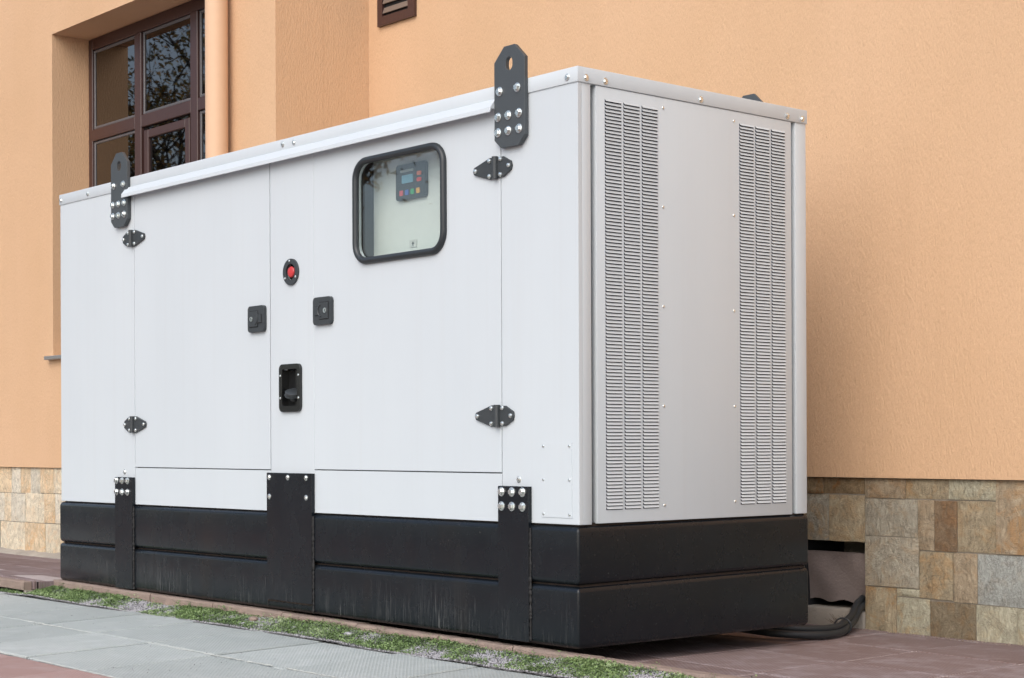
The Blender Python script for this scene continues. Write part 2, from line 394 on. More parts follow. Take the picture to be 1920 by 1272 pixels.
# edging pieces along the front of the apron
x = -4.16
while x < 4.5:
    L = random.uniform(.42, .62); b = bmesh.new(); n = 14; dy = random.uniform(-.006, .006); dz = random.uniform(-.003, .002)
    rows = []
    for i in range(n+1):
        xx = x+.004+(L-.008)*i/n; jj = random.uniform(-.006, .006)
        rows.append([b.verts.new(v) for v in ((xx, .030+jj, zk(xx)-.002+dz), (xx, -.030+dy+jj*.5, zk(xx)+dz+jj*.15), (xx, -.038+dy+jj, zk(xx)-.008+dz), (xx, -.046+dy+jj*1.3, -.09), (xx, .034, -.10))])
    for A, B in zip(rows, rows[1:]):
        for k in range(5): b.faces.new((A[k], A[(k+1) % 5], B[(k+1) % 5], B[k]))
    b.faces.new(rows[0]); b.faces.new(rows[-1]); fin('edging_piece', b, EDGE, apron); x += L
b = bmesh.new(); quadprism(b, [(-12, -.20), (-4.155, -.20), (-4.155, -.155), (-12, -.155)], lambda x, y: zs(min(x, -4.13), 0)-.001, lambda x, y: -.12, .005); fin('edging_piece', b, EDGE, apron)

# grey pavement in front
pv = bmesh.new(); quadprism(pv, [(-14, -9), (6, -9), (6, -.25), (-14, -.25)], lambda x, y: ZP-.016, lambda x, y: -.127); pave = fin('pavement', pv, SOIL); pave['kind'] = 'structure'
lay('paver', pave, GPAVE, (-.27, -.236), (.5, -.004), (.085, -.575), -18, 5, 0, 2, None, lambda x, y: ZP+.003*math.sin(2.1*x+y), gap=.0075, thick=.016, jit=.003)
lay('paver', pave, RPAVE, (-.17, -1.394), (.5, -.004), (.085, -.50), -14, 5, 0, 2, None, lambda x, y: ZP, gap=.004, thick=.016, jit=.002)
b = bmesh.new(); quadprism(b, [(-14, -9), (6, -9), (6, -2.4), (-14, -2.4)], lambda x, y: ZP-.004, lambda x, y: -.125); o = fin('footpath', b, RPAVE); o['kind'] = 'structure'

for yr, x0_, x1_ in ((-.811, -6, 1.5), (-1.386, -6, 1)):       # ridges of mortar squeezed out of the row joints
    xx = x0_; b = bmesh.new()
    while xx < x1_:
        L = random.uniform(.25, .9); n = int(L/.02)
        if random.random() < .85: tube(b, [(xx+L*i/n, yr-.008*(xx+L*i/n)+random.uniform(-.004, .004), ZP-.001) for i in range(n+1)], [random.uniform(.0005, .0055) for i in range(n+1)], 6)
        xx += L+random.uniform(0, .1)
    fin('joint_mortar', b, mat_simple('ridge_mortar', (.40, .42, .40), .95, vary=.25, scale=40), pave)
# gravel bed
def bed_s(y): return .005+.018*np.clip((y+.225)/.19, 0, 1)+.006*np.clip((y+.10)/.07, 0, 1)
def nz(x, y, s, ph): return np.sin(x*s+ph)*np.cos(y*s*1.7+ph*2)+.6*np.sin(x*s*2.3+1.3*ph+y*3*s)+.35*np.sin(x*s*5.1+ph*3.1)
X = np.linspace(-6.0, 3.0, 600); Y = np.linspace(-.262, -.028, 22)
gx, gy = np.meshgrid(X, Y, indexing='ij'); gz = ZG+.004*nz(gx, gy, 3.1, .4)+rng.normal(0, .0015, gx.shape)+bed_s(gy)
V = np.stack([gx, gy, gz], -1).reshape(-1, 3); I = np.arange(V.shape[0]).reshape(gx.shape)
F = np.stack([I[:-1, :-1], I[1:, :-1], I[1:, 1:], I[:-1, 1:]], -1).reshape(-1, 4)
raw('soil_bed', V, F, SOIL, None, 'structure')
def bed_z(x, y): return ZG+.004*nz(x, y, 3.1, .4)+bed_s(y)
octa = np.array([(1, 0, 0), (-1, 0, 0), (0, 1, 0), (0, -1, 0), (0, 0, 1), (0, 0, -1)], 'f')
of = np.array([(0, 2, 4), (2, 1, 4), (1, 3, 4), (3, 0, 4), (2, 0, 5), (1, 2, 5), (3, 1, 5), (0, 3, 5)])
def pebbles(name, N, x, y, z, s0, s1, m, label=None):
    s = rng.uniform(s0, s1, (N, 1, 1))*rng.uniform(.6, 1.2, (N, 1, 3)); v = octa[None]*s*rng.uniform(.75, 1.2, (N, 6, 1))
    a = rng.uniform(0, 6.28, N); c, s_ = np.cos(a), np.sin(a); v2 = v.copy(); v2[..., 0] = v[..., 0]*c[:, None]-v[..., 1]*s_[:, None]; v2[..., 1] = v[..., 0]*s_[:, None]+v[..., 1]*c[:, None]
    v2 += np.stack([x, y, z], -1)[:, None]; f = of[None]+6*np.arange(N)[:, None, None]
    return raw(name, v2.reshape(-1, 3), f.reshape(-1, 3), m, None, 'stuff')
N = 31000; x = rng.uniform(-5.6, 2.6, N); y = rng.uniform(-.245, -.045, N)
o = pebbles('gravel', N, x, y, bed_z(x, y)+.001, .0022, .0055, GRAV); o['label'] = 'loose grey gravel in the narrow bed in front of the generator'; o['category'] = 'gravel'
# weeds: patches of small rounded leaves
def density(x, y): return np.clip(.78+.45*nz(x, y, 2.2, 1.9)+.5*nz(x, y, 7.0, .3)+.3*np.where(y > -.10, 1, 0), 0, 1.4)
N = 270000; x = rng.uniform(-5.6, 2.6, N); y = rng.uniform(-.240, -.038, N); k = rng.uniform(0, 1.7, N) < density(x, y)*np.where((x > -2.25) & (x < -1.0), .5, 1.0); x, y = x[k], y[k]; N = len(x)
h = rng.uniform(.002, .011, N)*np.clip(density(x, y), .4, 1.3); z = bed_z(x, y)+h; a = rng.uniform(0, 6.28, N); L = rng.uniform(.0028, .0066, N); W = L*rng.uniform(.3, .55, N); tl = rng.uniform(-.2, 1.0, N)
nc = 150; cxs = rng.uniform(-4.3, 2.4, nc); cys = rng.choice([-.055, -.07, -.12, -.19, -.225], nc)+rng.normal(0, .008, nc); ci = rng.integers(0, nc, 2600)
x2 = cxs[ci]+rng.normal(0, .010, 2600); y2 = cys[ci]+rng.normal(0, .006, 2600); h2 = rng.uniform(.006, .034, 2600); z2 = bed_z(x2, y2)+h2
x, y, z, h = np.r_[x, x2], np.r_[y, y2], np.r_[z, z2], np.r_[h, h2]; N = len(x); a = rng.uniform(0, 6.28, N); L = rng.uniform(.003, .0075, N); W = L*rng.uniform(.35, .6, N); tl = rng.uniform(-.3, 1.1, N)
dx, dy = np.cos(a), np.sin(a); P = np.stack([x, y, z], -1); D = np.stack([dx, dy, tl], -1)*L[:, None]; S = np.stack([-dy, dx, rng.uniform(-.3, .3, N)], -1)*W[:, None]
V = np.stack([P-D*.2, P+D*.4+S, P+D, P+D*.4-S], 1).reshape(-1, 3); F = np.arange(4*N).reshape(N, 4)
o = raw('weeds', V, F, WEED, None, 'stuff'); o['label'] = 'patchy low green weeds growing through the gravel bed'; o['category'] = 'weeds'

# ------------------------------------------------------------------ building
bld = thing('building', 'peach rendered building with split stone plinth and brown window behind the generator', 'building')
TOP = 6.6
b = bmesh.new(); WX0, WX1, WZ0, WZ1 = -6.965, -4.75, 1.385, 3.715
plate(b, rect(-14, XC, .576, TOP), [rect(WX0, WX1, WZ0, WZ1)], YP, YP+.34); fin('rendered_wall', b, STUCCO, bld)
b = bmesh.new(); box(b, XC-.3, XC-.001, YP+.341, YM-.001, .578, TOP-.01); fin('rendered_wall', b, STUCCO, bld)
b = bmesh.new(); box(b, XC-.298, 9, YM, YM+.34, .583, TOP); fin('rendered_wall', b, STUCCO, bld)
b = bmesh.new(); box(b, XC-.301, XC, YP+.3405, YM+.0, .5765, .5775); b.free()
b = bmesh.new(); box(b, -14, 9, YM+.345, YM+.5, -.2, TOP+.1); box(b, -14.05, 9.05, YP-.02, YM+5, TOP+.01, TOP+.2); fin('roof_slab', b, CONC, bld)
# plinth cores (mortar) with the duct opening
b = bmesh.new(); OX0, OX1, OZ = -.66, -.281, .287
box(b, -14, XC-.03, YP+.0275, YP+.3, -.14, .574); box(b, XC-.25, XC-.035, YP+.301, YM+.2, -.14, .573)
box(b, XC-.03, OX0, YM+.0275, YM+.3, -.14, .581); box(b, OX1+.002, 9, YM+.0275, YM+.3, -.14, .581); box(b, OX0+.001, OX1+.001, YM+.0276, YM+.299, OZ+.004, .5805)
fin('plinth_core', b, MORTAR, bld)
GREY, TAN, BRN, BLU, PALE, PNK = (.255, .240, .205), (.275, .235, .170), (.190, .140, .085), (.245, .262, .262), (.285, .275, .22), (.255, .21, .155)
def stone(x0, x1, z0, z1, y, col, rust, parent):
    g_ = .0012; x0 += g_; x1 -= g_; z0 += g_; z1 -= g_; n, m = 5, 5; b = bmesh.new(); pr = random.uniform(0, .007)
    rows = []
    for j in range(m+1):
        row = []
        for i in range(n+1):
            u, v = i/n, j/m; ed = (i in (0, n)) or (j in (0, m)); jx = random.uniform(-.0012, .0010) if ed else 0; jz = random.uniform(-.0012, .0010) if ed else 0
            row.append(b.verts.new((x0+(x1-x0)*u+jx, y-pr+(.004 if ed else random.uniform(-.004, .003)), z0+(z1-z0)*v+jz)))
        rows.append(row)
    for j in range(m):
        for i in range(n): b.faces.new((rows[j][i], rows[j][i+1], rows[j+1][i+1], rows[j+1][i]))
    lp = rows[0]+[r_[-1] for r_ in rows[1:]]+rows[-1][-2::-1]+[r_[0] for r_ in rows[-2:0:-1]]
    bk = [b.verts.new((v.co.x, y+.03, v.co.z)) for v in lp]
    for i in range(len(lp)): j = (i+1) % len(lp); b.faces.new((lp[i], lp[j], bk[j], bk[i]))
    o_ = fin('stone', b, STONE, parent, True, sharp=35); kv = random.uniform(.90, 1.10); o_.color = (*[c*kv for c in col], rust); return o_
R_ST = [(-.66, -.518, .505, .581, BRN, .9), (-.518, -.283, .507, .581, BRN, 1), (-.66, -.487, .289, .503, GREY, .7), (-.486, -.283, .289, .503, TAN, .3), (-.281, -.061, .492, .581, PNK, .4),
 (-.061, .164, .493, .581, TAN, .6), (.164, .399, .494, .581, PALE, .15), (.399, .60, .270, .581, PNK, .7), (-.281, .003, .322, .490, GREY, .3), (.004, .091, .268, .490, PNK, .1),
 (.091, .206, .267, .489, (.165, .118, .078), .5), (.206, .398, .270, .491, TAN, .35), (-.281, .010, .097, .320, GREY, .25), (.011, .185, .058, .265, TAN, .5), (.186, .305, .052, .266, PNK, .6),
 (.306, .60, .050, .266, BLU, .05), (-.281, -.111, -.14, .095, TAN, .8), (-.110, .010, .058, .095, PALE, .1), (-.110, .065, -.14, .056, PALE, .5), (.066, .298, -.14, .050, (.145, .120, .085), .4), (.299, .50, -.14, .048, PALE, .1), (.501, .60, -.14, .048, PALE, .2)]
plR = bpy.data.objects.new('stone_plinth', None); C.objects.link(plR); plR.parent = bld
for s in R_ST: stone(*s[:4], YM+.022, s[4], s[5], plR)
def fill(xa, xb, y, cols, par, zr=(-.14, .05, .268, .49, .581)):
    for z0, z1 in zip(zr, zr[1:]):
        x = xa
        while x < xb-.01:
            x1 = min(xb, x+random.uniform(.10, .30)); x1 = xb if xb-x1 < .08 else x1; stone(x, x1, z0, z1, y, random.choice(cols), random.random()*.6, par); x = x1
fill(.601, 3.2, YM+.022, [GREY, TAN, PNK, PALE, BLU], plR); fill(-1.9, -.661, YM+.022, [GREY, TAN, PNK], plR)
plL = bpy.data.objects.new('stone_plinth', None); C.objects.link(plL); plL.parent = bld
CR, OR_, GW = (.50, .455, .375), (.48, .395, .29), (.50, .475, .42)
L_ST = [(-7.99, -7.726, .379, .574, OR_, .2), (-7.726, -7.569, .38, .574, GW, 0), (-7.569, -7.397, .381, .574, OR_, .3), (-7.397, -7.227, .383, .574, GW, .05), (-7.227, -7.013, .387, .574, OR_, .15), (-7.013, -6.80, .389, .574, CR, .3),
 (-8.02, -7.859, .163, .377, GW, 0), (-7.859, -7.733, .163, .377, CR, .2), (-7.733, -7.487, .164, .378, GW, .1), (-7.487, -7.166, .166, .385, CR, .1), (-7.166, -6.99, .170, .386, OR_, .4), (-6.99, -6.75, .171, .387, GW, .1),
 (-7.92, -7.489, -.10, .161, CR, .25), (-7.489, -7.153, -.10, .164, OR_, .5), (-7.153, -6.912, -.10, .167, CR, .3), (-6.912, -6.70, -.10, .168, OR_, .3)]
for s in L_ST: stone(*s[:4], YP+.022, s[4], s[5], plL)
fill(-6.69, -5.9, YP+.022, [CR, OR_, GW], plL, (-.10, .168, .387, .574)); fill(-9.2, -8.03, YP+.022, [CR, OR_, GW], plL, (-.10, .160, .376, .574))
# rubble mortar strip at the foot of the left plinth
b = bmesh.new(); rows = []
for i in range(61):
    x = -9.2+i*.055; h_ = random.uniform(.0, .016); rows.append([b.verts.new(p) for p in ((x, YP+.03, zs(x, YP)+.03+h_), (x, YP-.02-random.uniform(0, .03), zs(x, YP)+.012+h_*.5), (x, YP-.07, zs(x, YP)-.01))])
for A, B in zip(rows, rows[1:]):
    for k in range(2): b.faces.new((A[k], A[k+1], B[k+1], B[k]))
fin('mortar_fillet', b, CONC, bld)
# duct niche
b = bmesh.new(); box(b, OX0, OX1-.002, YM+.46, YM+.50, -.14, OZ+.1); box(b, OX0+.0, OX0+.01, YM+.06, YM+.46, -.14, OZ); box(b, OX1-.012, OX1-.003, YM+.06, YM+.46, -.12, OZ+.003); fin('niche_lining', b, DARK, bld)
b = bmesh.new(); box(b, OX0+.002, OX1-.004, YM+.015, YM+.32, -.14, -.022, .012, 2); fin('niche_ledge', b, CONC, bld, True)
b = bmesh.new(); n = 14; rows = []
for i in range(n+1):
    u = i/n; x = OX0+.012+(OX1-OX0-.018)*u
    rows.append([b.verts.new((x, YM+.085-.012*math.sin(z_*9)+.006*math.sin(u*9+z_*20), z_-(.010*max(0, u-.85)/.15 if z_ > .2 else 0)+.008*math.sin(u*14)*(z_ < .03))) for z_ in (.008, .05, .10, .15, .19, .205, .236)]+[b.verts.new((x, YM+.12, .234)), b.verts.new((x, YM+.12, .01))])
for A, B in zip(rows, rows[1:]):
    for k in range(9): b.faces.new((A[k], A[(k+1) % 9], B[(k+1) % 9], B[k]))
b.faces.new(rows[0]); b.faces.new(rows[-1])
o = fin('board', b, BOARD, None, True); o['label'] = 'dusty grey brown board closing the cable opening in the stone plinth'; o['category'] = 'board'
# window
win = bpy.data.objects.new('window', None); C.objects.link(win); win.parent = bld
b = bmesh.new(); yf = YF
def bar(x0, x1, z0, z1, ya=yf, yb=yf+.07): box(b, x0, x1, ya, yb, z0, z1, .004, 1)
bar(WX0+.001, -6.905, WZ0+.001, WZ1-.001); bar(WX1-.06, WX1-.001, WZ0+.001, WZ1-.001); bar(-6.904, WX1-.061, WZ1-.085, WZ1-.002); bar(-6.904, WX1-.061, WZ0+.002, WZ0+.06)
for xm in (-6.262, -5.495): bar(xm, xm+.092, WZ0+.061, WZ1-.086, yf-.006)
for xa, xb in ((-6.904, -6.263), (-6.169, -5.496), (-5.402, WX1-.061)):
    for zt in (2.962, 2.2): bar(xa, xb, zt, zt+.085, yf-.004)
fin('window_frame', b, BROWN, win)
b = bmesh.new()
def sash(x0, x1, z0, z1, w_=.058): bar(x0, x0+w_, z0, z1, yf+.0, yf+.05); bar(x1-w_, x1, z0, z1, yf+.0, yf+.05); bar(x0+w_+.001, x1-w_-.001, z1-w_, z1, yf+.001, yf+.05); bar(x0+w_+.001, x1-w_-.001, z0, z0+w_, yf+.001, yf+.05)
sash(-6.14, -5.52, 2.30, 2.935); fin('opening_sash', b, BROWN, win)
b = bmesh.new()
for xa, xb in ((-6.904, -6.263), (-6.169, -5.496), (-5.402, WX1-.061)):   # glazing beads
    for za, zb in ((3.048, 3.629), (2.286, 2.961)):
        if xa > -6.2 and xa < -6 and za < 3: continue
        w_ = .022; bar(xa+.001, xa+w_, za+.001, zb-.001, yf+.010, yf+.035); bar(xb-w_, xb-.001, za+.001, zb-.001, yf+.010, yf+.035); bar(xa+w_+.001, xb-w_-.001, zb-w_, zb-.001, yf+.010, yf+.035); bar(xa+w_+.001, xb-w_-.001, za+.001, za+w_, yf+.010, yf+.035)
fin('glazing_bead', b, mat_simple('grey_bead', (.10, .095, .10), .4), win)
for xa, xb in ((-6.904, -6.263), (-6.169, -5.496), (-5.402, WX1-.061)):
    for za, zb in ((3.048, 3.629), (2.286, 2.961), (1.446, 2.199)):
        b = bmesh.new(); box(b, xa+.003, xb-.003, yf+.018, yf+.024, za+.003, zb-.003); fin('pane', b, GLASS, win)
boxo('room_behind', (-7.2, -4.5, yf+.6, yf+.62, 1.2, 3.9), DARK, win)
b = bmesh.new()
for i in range(9): x = -6.9+i*.25; box(b, x, x+.23, yf+.20+.01*(i % 2), yf+.215+.01*(i % 2), 1.4, 3.71)
fin('blind', b, mat_simple('brown_blind', (.07, .03, .02), .8), win)
b = bmesh.new(); box(b, WX0-.06, WX1+.05, YP-.045, YF-.01, 1.357, 1.384, .003, 1); fin('window_sill', b, mk_metal('dull_aluminium', (.55, .53, .50), .45), bld)
# downpipe
px, py, pr_ = -4.545, YP-.088, .0695
b = bmesh.new(); tube(b, [(px, py, -.05), (px, py, 3.4), (px, py, TOP)], pr_, 32); dp = fin('downpipe', b, mat_simple('peach_pipe_paint', (.64, .42, .27), .55, vary=.04), bld, True)
b = bmesh.new()
for z_ in (1.0, 4.4): tube(b, [(px+pr_*1.03*math.cos(a), py+pr_*1.03*math.sin(a), z_) for a in np.linspace(0, 2*math.pi, 24, endpoint=False)], .006, 6, True); box(b, px-.012, px+.012, py+pr_, YP+.01, z_-.012, z_+.012)
fin('pipe_clamp', b, BROWN, dp)
# vent grille on the main wall
vg = bpy.data.objects.new('vent_grille', None); C.objects.link(vg); vg.parent = bld
b = bmesh.new(); vx0, vx1, vz0, vz1 = -3.906, -3.538, 3.295, 3.68
plate(b, rect(vx0, vx1, vz0, vz1), [rect(vx0+.05, vx1-.062, vz0+.055, vz1-.055)], YM-.022, YM-.001); fin('grille_frame', b, BROWN, vg)
boxo('grille_back', (vx0+.04, vx1-.05, YM-.003, YM-.0015, vz0+.04, vz1-.04), DARK, vg)
for i in range(5):
    z_ = vz0+.085+i*.058; b = bmesh.new()
    pts = [(-.020, z_-.012), (-.0165, z_-.014), (-.004, z_+.022), (-.0075, z_+.024)]
    A = [b.verts.new((vx0+.052, YM+p[0], p[1])) for p in pts]; B = [b.verts.new((vx1-.064, YM+p[0], p[1])) for p in pts]
    for k in range(4): b.faces.new((A[k], A[(k+1) % 4], B[(k+1) % 4], B[k]))
    b.faces.new(A); b.faces.new(B); fin('slat', b, mat_simple('dusty_slat', (.16, .12, .095), .7), vg)

# ------------------------------------------------------------------ generator
gen = thing('generator', 'white enclosed diesel generator on a black steel base standing on the tiled apron', 'generator')
LX, WY, H = -4.113, 1.281, 2.104
T = .018
# dark core behind the panels, sets the joints back
b = bmesh.new()
box(b, LX+.02, -1.55, .026, WY-.02, .45, 2.09); box(b, -.62, -.03, .026, WY-.02, .45, 2.09); box(b, -1.549, -.621, .026, .5, .45, 1.42); box(b, -1.549, -.621, .5, WY-.02, .45, 2.09)
fin('inner_frame', b, DARK, gen)
def pan(name, x0, x1, zfun0, z1, holes=(), y0=0.0, m=WHITE):
    b = bmesh.new(); plate(b, [(x0, zfun0(x0)), (x1, zfun0(x1)), (x1, z1), (x0, z1)], list(holes), y0, y0+T); o_ = fin(name, b, m, gen)
    md = o_.modifiers.new('bevel', 'BEVEL'); md.width = .0022; md.segments = 2; md.limit_method = 'ANGLE'; md.angle_limit = R(60); return o_
zb = lambda x: .449-.0100*(-x/4.11)                 # lower edge of the canopy
SEAM = .0042
pan('side_panel', LX, -3.286-SEAM, zb, 2.05)
pan('door', -3.286, -2.034, lambda x: .630, 2.04)
pan('lower_panel', -3.286, -2.031, zb, .626)
pan('centre_panel', -2.031+SEAM, -1.684, zb, 2.05, [circ(-1.853, 1.507, .045), rrect(-1.922, -1.793, .905, 1.082, .02)])
wo = rrect(-1.352, -.776, 1.518, 1.920, .07)
door = pan('door', -1.684+.0012, -.430, lambda x: .634, 2.04, [wo])
pan('lower_panel', -1.684+.0012, -.430+.0008, zb, .630)
pan('side_panel', -.430+SEAM+.0012, 0, zb, 2.05)
# right side
def pany(name, y0, y1, z0, z1, x1=0.0, th=.03):
    b = bmesh.new(); box(b, x1-th, x1, y0, y1, z0, z1, .002, 2); return fin(name, b, WHITE, gen, True)
pany('corner_post', T+.0005, .064, .449, 2.05, -.0005); pany('corner_post', 1.213, WY, .453, 2.05)
b = bmesh.new(); box(b, -.062, -.032, .05, 1.23, .452, 2.05); fin('recess_panel', b, WHITE, gen)
vent = pany('vent_panel', .090, 1.187, .4515, 2.046, .001)
boxo('back_panel', (LX, -.0305, WY-.018, WY-.001, .453, 2.049), WHITE, gen)
boxo('end_panel', (LX, LX+.017, T+.001, WY-.019, .443, 2.049), WHITE, gen)
# louvres
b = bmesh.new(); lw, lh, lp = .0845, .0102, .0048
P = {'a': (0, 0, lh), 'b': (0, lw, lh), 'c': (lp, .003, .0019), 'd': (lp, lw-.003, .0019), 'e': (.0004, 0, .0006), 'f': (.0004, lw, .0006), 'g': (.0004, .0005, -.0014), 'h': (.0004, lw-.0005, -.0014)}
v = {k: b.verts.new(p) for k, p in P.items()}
for ks, mi in (('acdb', 0), ('aec', 1), ('bdf', 0), ('cefd', 1), ('eghf', 1)): b.faces.new([v[k] for k in ks]).material_index = mi  # underside is the slot; left end and strip below lip are painted shade
tmp = fin('louvre', b, [WHITE, SLOT_SHADE], None, recalc=False); LME = tmp.data; bpy.data.objects.remove(tmp)
cols1, cols2, n_l, pit = (.1335, .2290, .3245), (.871, .9665, 1.062), 117, 1.4915/116
n_ind = 0; rest = []
for i in range(n_l):
    z_ = 1.9925-i*pit
    for cidx, y_ in enumerate(cols1+cols2):
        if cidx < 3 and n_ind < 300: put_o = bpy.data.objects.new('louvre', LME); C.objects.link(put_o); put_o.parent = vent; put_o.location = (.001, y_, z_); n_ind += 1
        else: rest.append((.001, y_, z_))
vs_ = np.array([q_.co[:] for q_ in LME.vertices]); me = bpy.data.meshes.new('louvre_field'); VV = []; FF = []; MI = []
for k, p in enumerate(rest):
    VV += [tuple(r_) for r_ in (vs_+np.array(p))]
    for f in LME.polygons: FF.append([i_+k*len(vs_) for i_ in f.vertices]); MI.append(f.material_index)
me.from_pydata(VV, [], FF); me.materials.append(WHITE); me.materials.append(SLOT_SHADE); me.polygons.foreach_set('material_index', MI)
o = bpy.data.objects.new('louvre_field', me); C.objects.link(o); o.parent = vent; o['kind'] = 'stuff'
RX = (0, 0, R(90))
for y_, z_ in ((.439, 2.008), (.437, 1.634), (.437, 1.259), (.437, .883), (.438, .509), (.838, 2.007), (.836, 1.636), (.836, 1.261), (.837, .886), (.838, .513)): put('screw', SCREW, (.001, y_, z_), vent, RX)
# roof cap with folded fascias
b = bmesh.new(); box(b, LX-.004, .005, -.005, WY+.005, 2.0475, H, .003, 2); roof = fin('roof', b, WHITE, gen, True)
for x_, z_ in ((-.049, 2.070), (-1.914, 2.080), (-1.824, 2.077), (-4.094, 2.072), (-3.781, 2.072)): put('bolt', SBOLT, (x_, -.005, z_), roof)
for y_ in (.036, .133, .644, 1.158, 1.252): put('bolt', SBOLT, (.005, y_, 2.066), roof, RX)
b = bmesh.new(); prof = [(0.0, 2.052), (-.010, 2.052), (-.036, 2.018), (-.038, 2.0), (-.035, 1.998), (-.032, 2.012), (-.008, 2.014), (0.0, 2.014)]
A = [b.verts.new((-3.345, p[0]-.0055, p[1])) for p in prof]; B = [b.verts.new((-.440, p[0]-.0055, p[1])) for p in prof]
for k in range(8): b.faces.new((A[k], A[(k+1) % 8], B[(k+1) % 8], B[k]))
b.faces.new(A); b.faces.new(B); o = fin('drip_rail', b, WHITE, gen); md = o.modifiers.new('bevel', 'BEVEL'); md.width = .0025; md.segments = 2; md.limit_method = 'ANGLE'; md.angle_limit = R(25)
boxo('shadow_lip', (-3.286, -.430, .0008, .02, 1.984, 2.047), WHITE, gen) if False else None
# black base: two stacked hollow sections following the slightly racked frame
def warp(z, x, y, lo, hi): return z
def rail(name, z0, z1, d0, d1):
    b = bmesh.new(); box(b, LX-.003, .004, -.010, WY+.005, z0, z1)
    bmesh.ops.bevel(b, geom=[e for e in b.edges if abs(e.verts[0].co.z-e.verts[1].co.z) > .1], offset=.010, segments=4, profile=.5, affect='EDGES')
    bmesh.ops.bevel(b, geom=[e for e in b.edges if abs(e.verts[0].co.z-e.verts[1].co.z) < .001 and len(e.link_faces) == 2 and abs(e.link_faces[0].normal.dot(e.link_faces[1].normal)) < .3], offset=.021, segments=6, profile=.5, affect='EDGES')
    for v_ in b.verts:
        a_ = -v_.co.x/4.11; c_ = v_.co.y/1.28; t_ = (v_.co.z-z0)/(z1-z0)
        lo = d0[0]*a_+d0[1]*c_; hi = d1[0]*a_+d1[1]*c_; v_.co.z += lo*(1-t_)+hi*t_
    return fin(name, b, BLACK, gen, True, sharp=50)
rail('base_rail', .0, .225, (.009, -.006), (-.012, .007)); rail('base_rail', .2305, .443, (-.012, .007), (-.009, .006))
b = bmesh.new(); box(b, LX+.008, -.010, .010, WY-.008, .20, .26); box(b, LX+.02, -.012, .012, WY-.01, .42, .455)
for v_ in b.verts: v_.co.z += -.011*(-v_.co.x/4.11)
fin('base_seam', b, RUST, gen)
for x_, y_ in ((-3.6, .5), (-2.05, .5), (-.75, .5), (-3.6, 1.1), (-2.05, 1.1), (-.75, 1.1)):
    boxo('mounting_foot', (x_-.12, x_+.12, y_-.07, y_+.07, zs(x_, y_)-.003, .012), RUBBER, gen)
# brackets
def bracket(x0, x1, z1, z0, bolts, me, weld=True):
    b = bmesh.new(); box(b, x0, x1, -.0195, -.0005, z0, z1, .0015, 1); o_ = fin('mounting_bracket', b, BLACK, gen)
    for x_, z_ in bolts: put('bolt', me, (x_, -.0195, z_), o_)
    if weld:
        for xe, s in ((x1+.004, 1), (x0-.002, .35)):
            b = bmesh.new(); n = 60; tube(b, [(xe+random.uniform(-.0012, .0012), -.012, .012+(.43-.012)*i/n) for i in range(n+1)], [random.uniform(.0035, .0075)*s for _ in range(n+1)], 6)
            fin('weld_bead', b, WELD, o_)
    return o_
bracket(-.430, -.257, .584, .006, [(x_, z_) for z_ in (.5625, .508) for x_ in (-.407, -.348, -.288)], BOLT)
bracket(-3.467, -3.286, .578, .010, [(x_, z_) for z_ in (.560, .502) for x_ in (-3.446, -3.388, -3.331)], BOLT)
o = bracket(-2.035, -1.679, .616, .046, [(-2.011, .596), (-1.862, .596), (-1.718, .596), (-2.011, .509), (-1.718, .510)], SBOLT)
b = bmesh.new(); n = 50; tube(b, [(-2.03+.35*i/n, -.013, .043+random.uniform(-.002, .002)) for i in range(n+1)], [random.uniform(.002, .005) for _ in range(n+1)], 6); fin('weld_bead', b, RUST, o)
for x_, z_ in ((-.329, .609), (-3.394, .604)): put('bolt', SBOLT, (x_, 0, z_), gen)
# lifting lugs
def lug(x, y0, y1, bolts=True, dn=0):
    out = [(x+dx_, z_-dn) for dx_, z_ in ((.030, 2.238), (-.030, 2.238), (-.087, 2.184), (-.087, 1.891), (-.050, 1.858), (.050, 1.858), (.087, 1.893), (.087, 2.184))]
    b = bmesh.new(); plate(b, out, [rrect(x-.020, x+.018, 2.145-dn, 2.195-dn, .0188, 5)], y0, y1); o_ = fin('lifting_lug', b, PLATE, gen)
    md = o_.modifiers.new('bevel', 'BEVEL'); md.width = .0015; md.segments = 2; md.limit_method = 'ANGLE'; md.angle_limit = R(40)
    if bolts:
        for dx_, z_ in ((-.055, 2.072), (.046, 2.072), (-.065, 1.976), (-.006, 1.976), (.055, 1.976), (-.065, 1.918), (-.006, 1.918), (.055, 1.918)): put('bolt', BOLT, (x+dx_, y0, z_), o_)
    return o_
lug(-.350, -.0235, -.0060); lug(-3.403, -.0235, -.0060); lug(-.313, WY+.006, WY+.018, False, .018); lug(-3.40, WY+.006, WY+.018, False, .018)
b = bmesh.new(); plate(b, rect(-4.02, -3.90, H, H+.02), [], 1.10, 1.104); b.free()
b = bmesh.new(); box(b, -3.33, -3.27, .20, .50, H+.0005, H+.022, .001, 1); fin('roof_bracket', b, WHITE, gen)
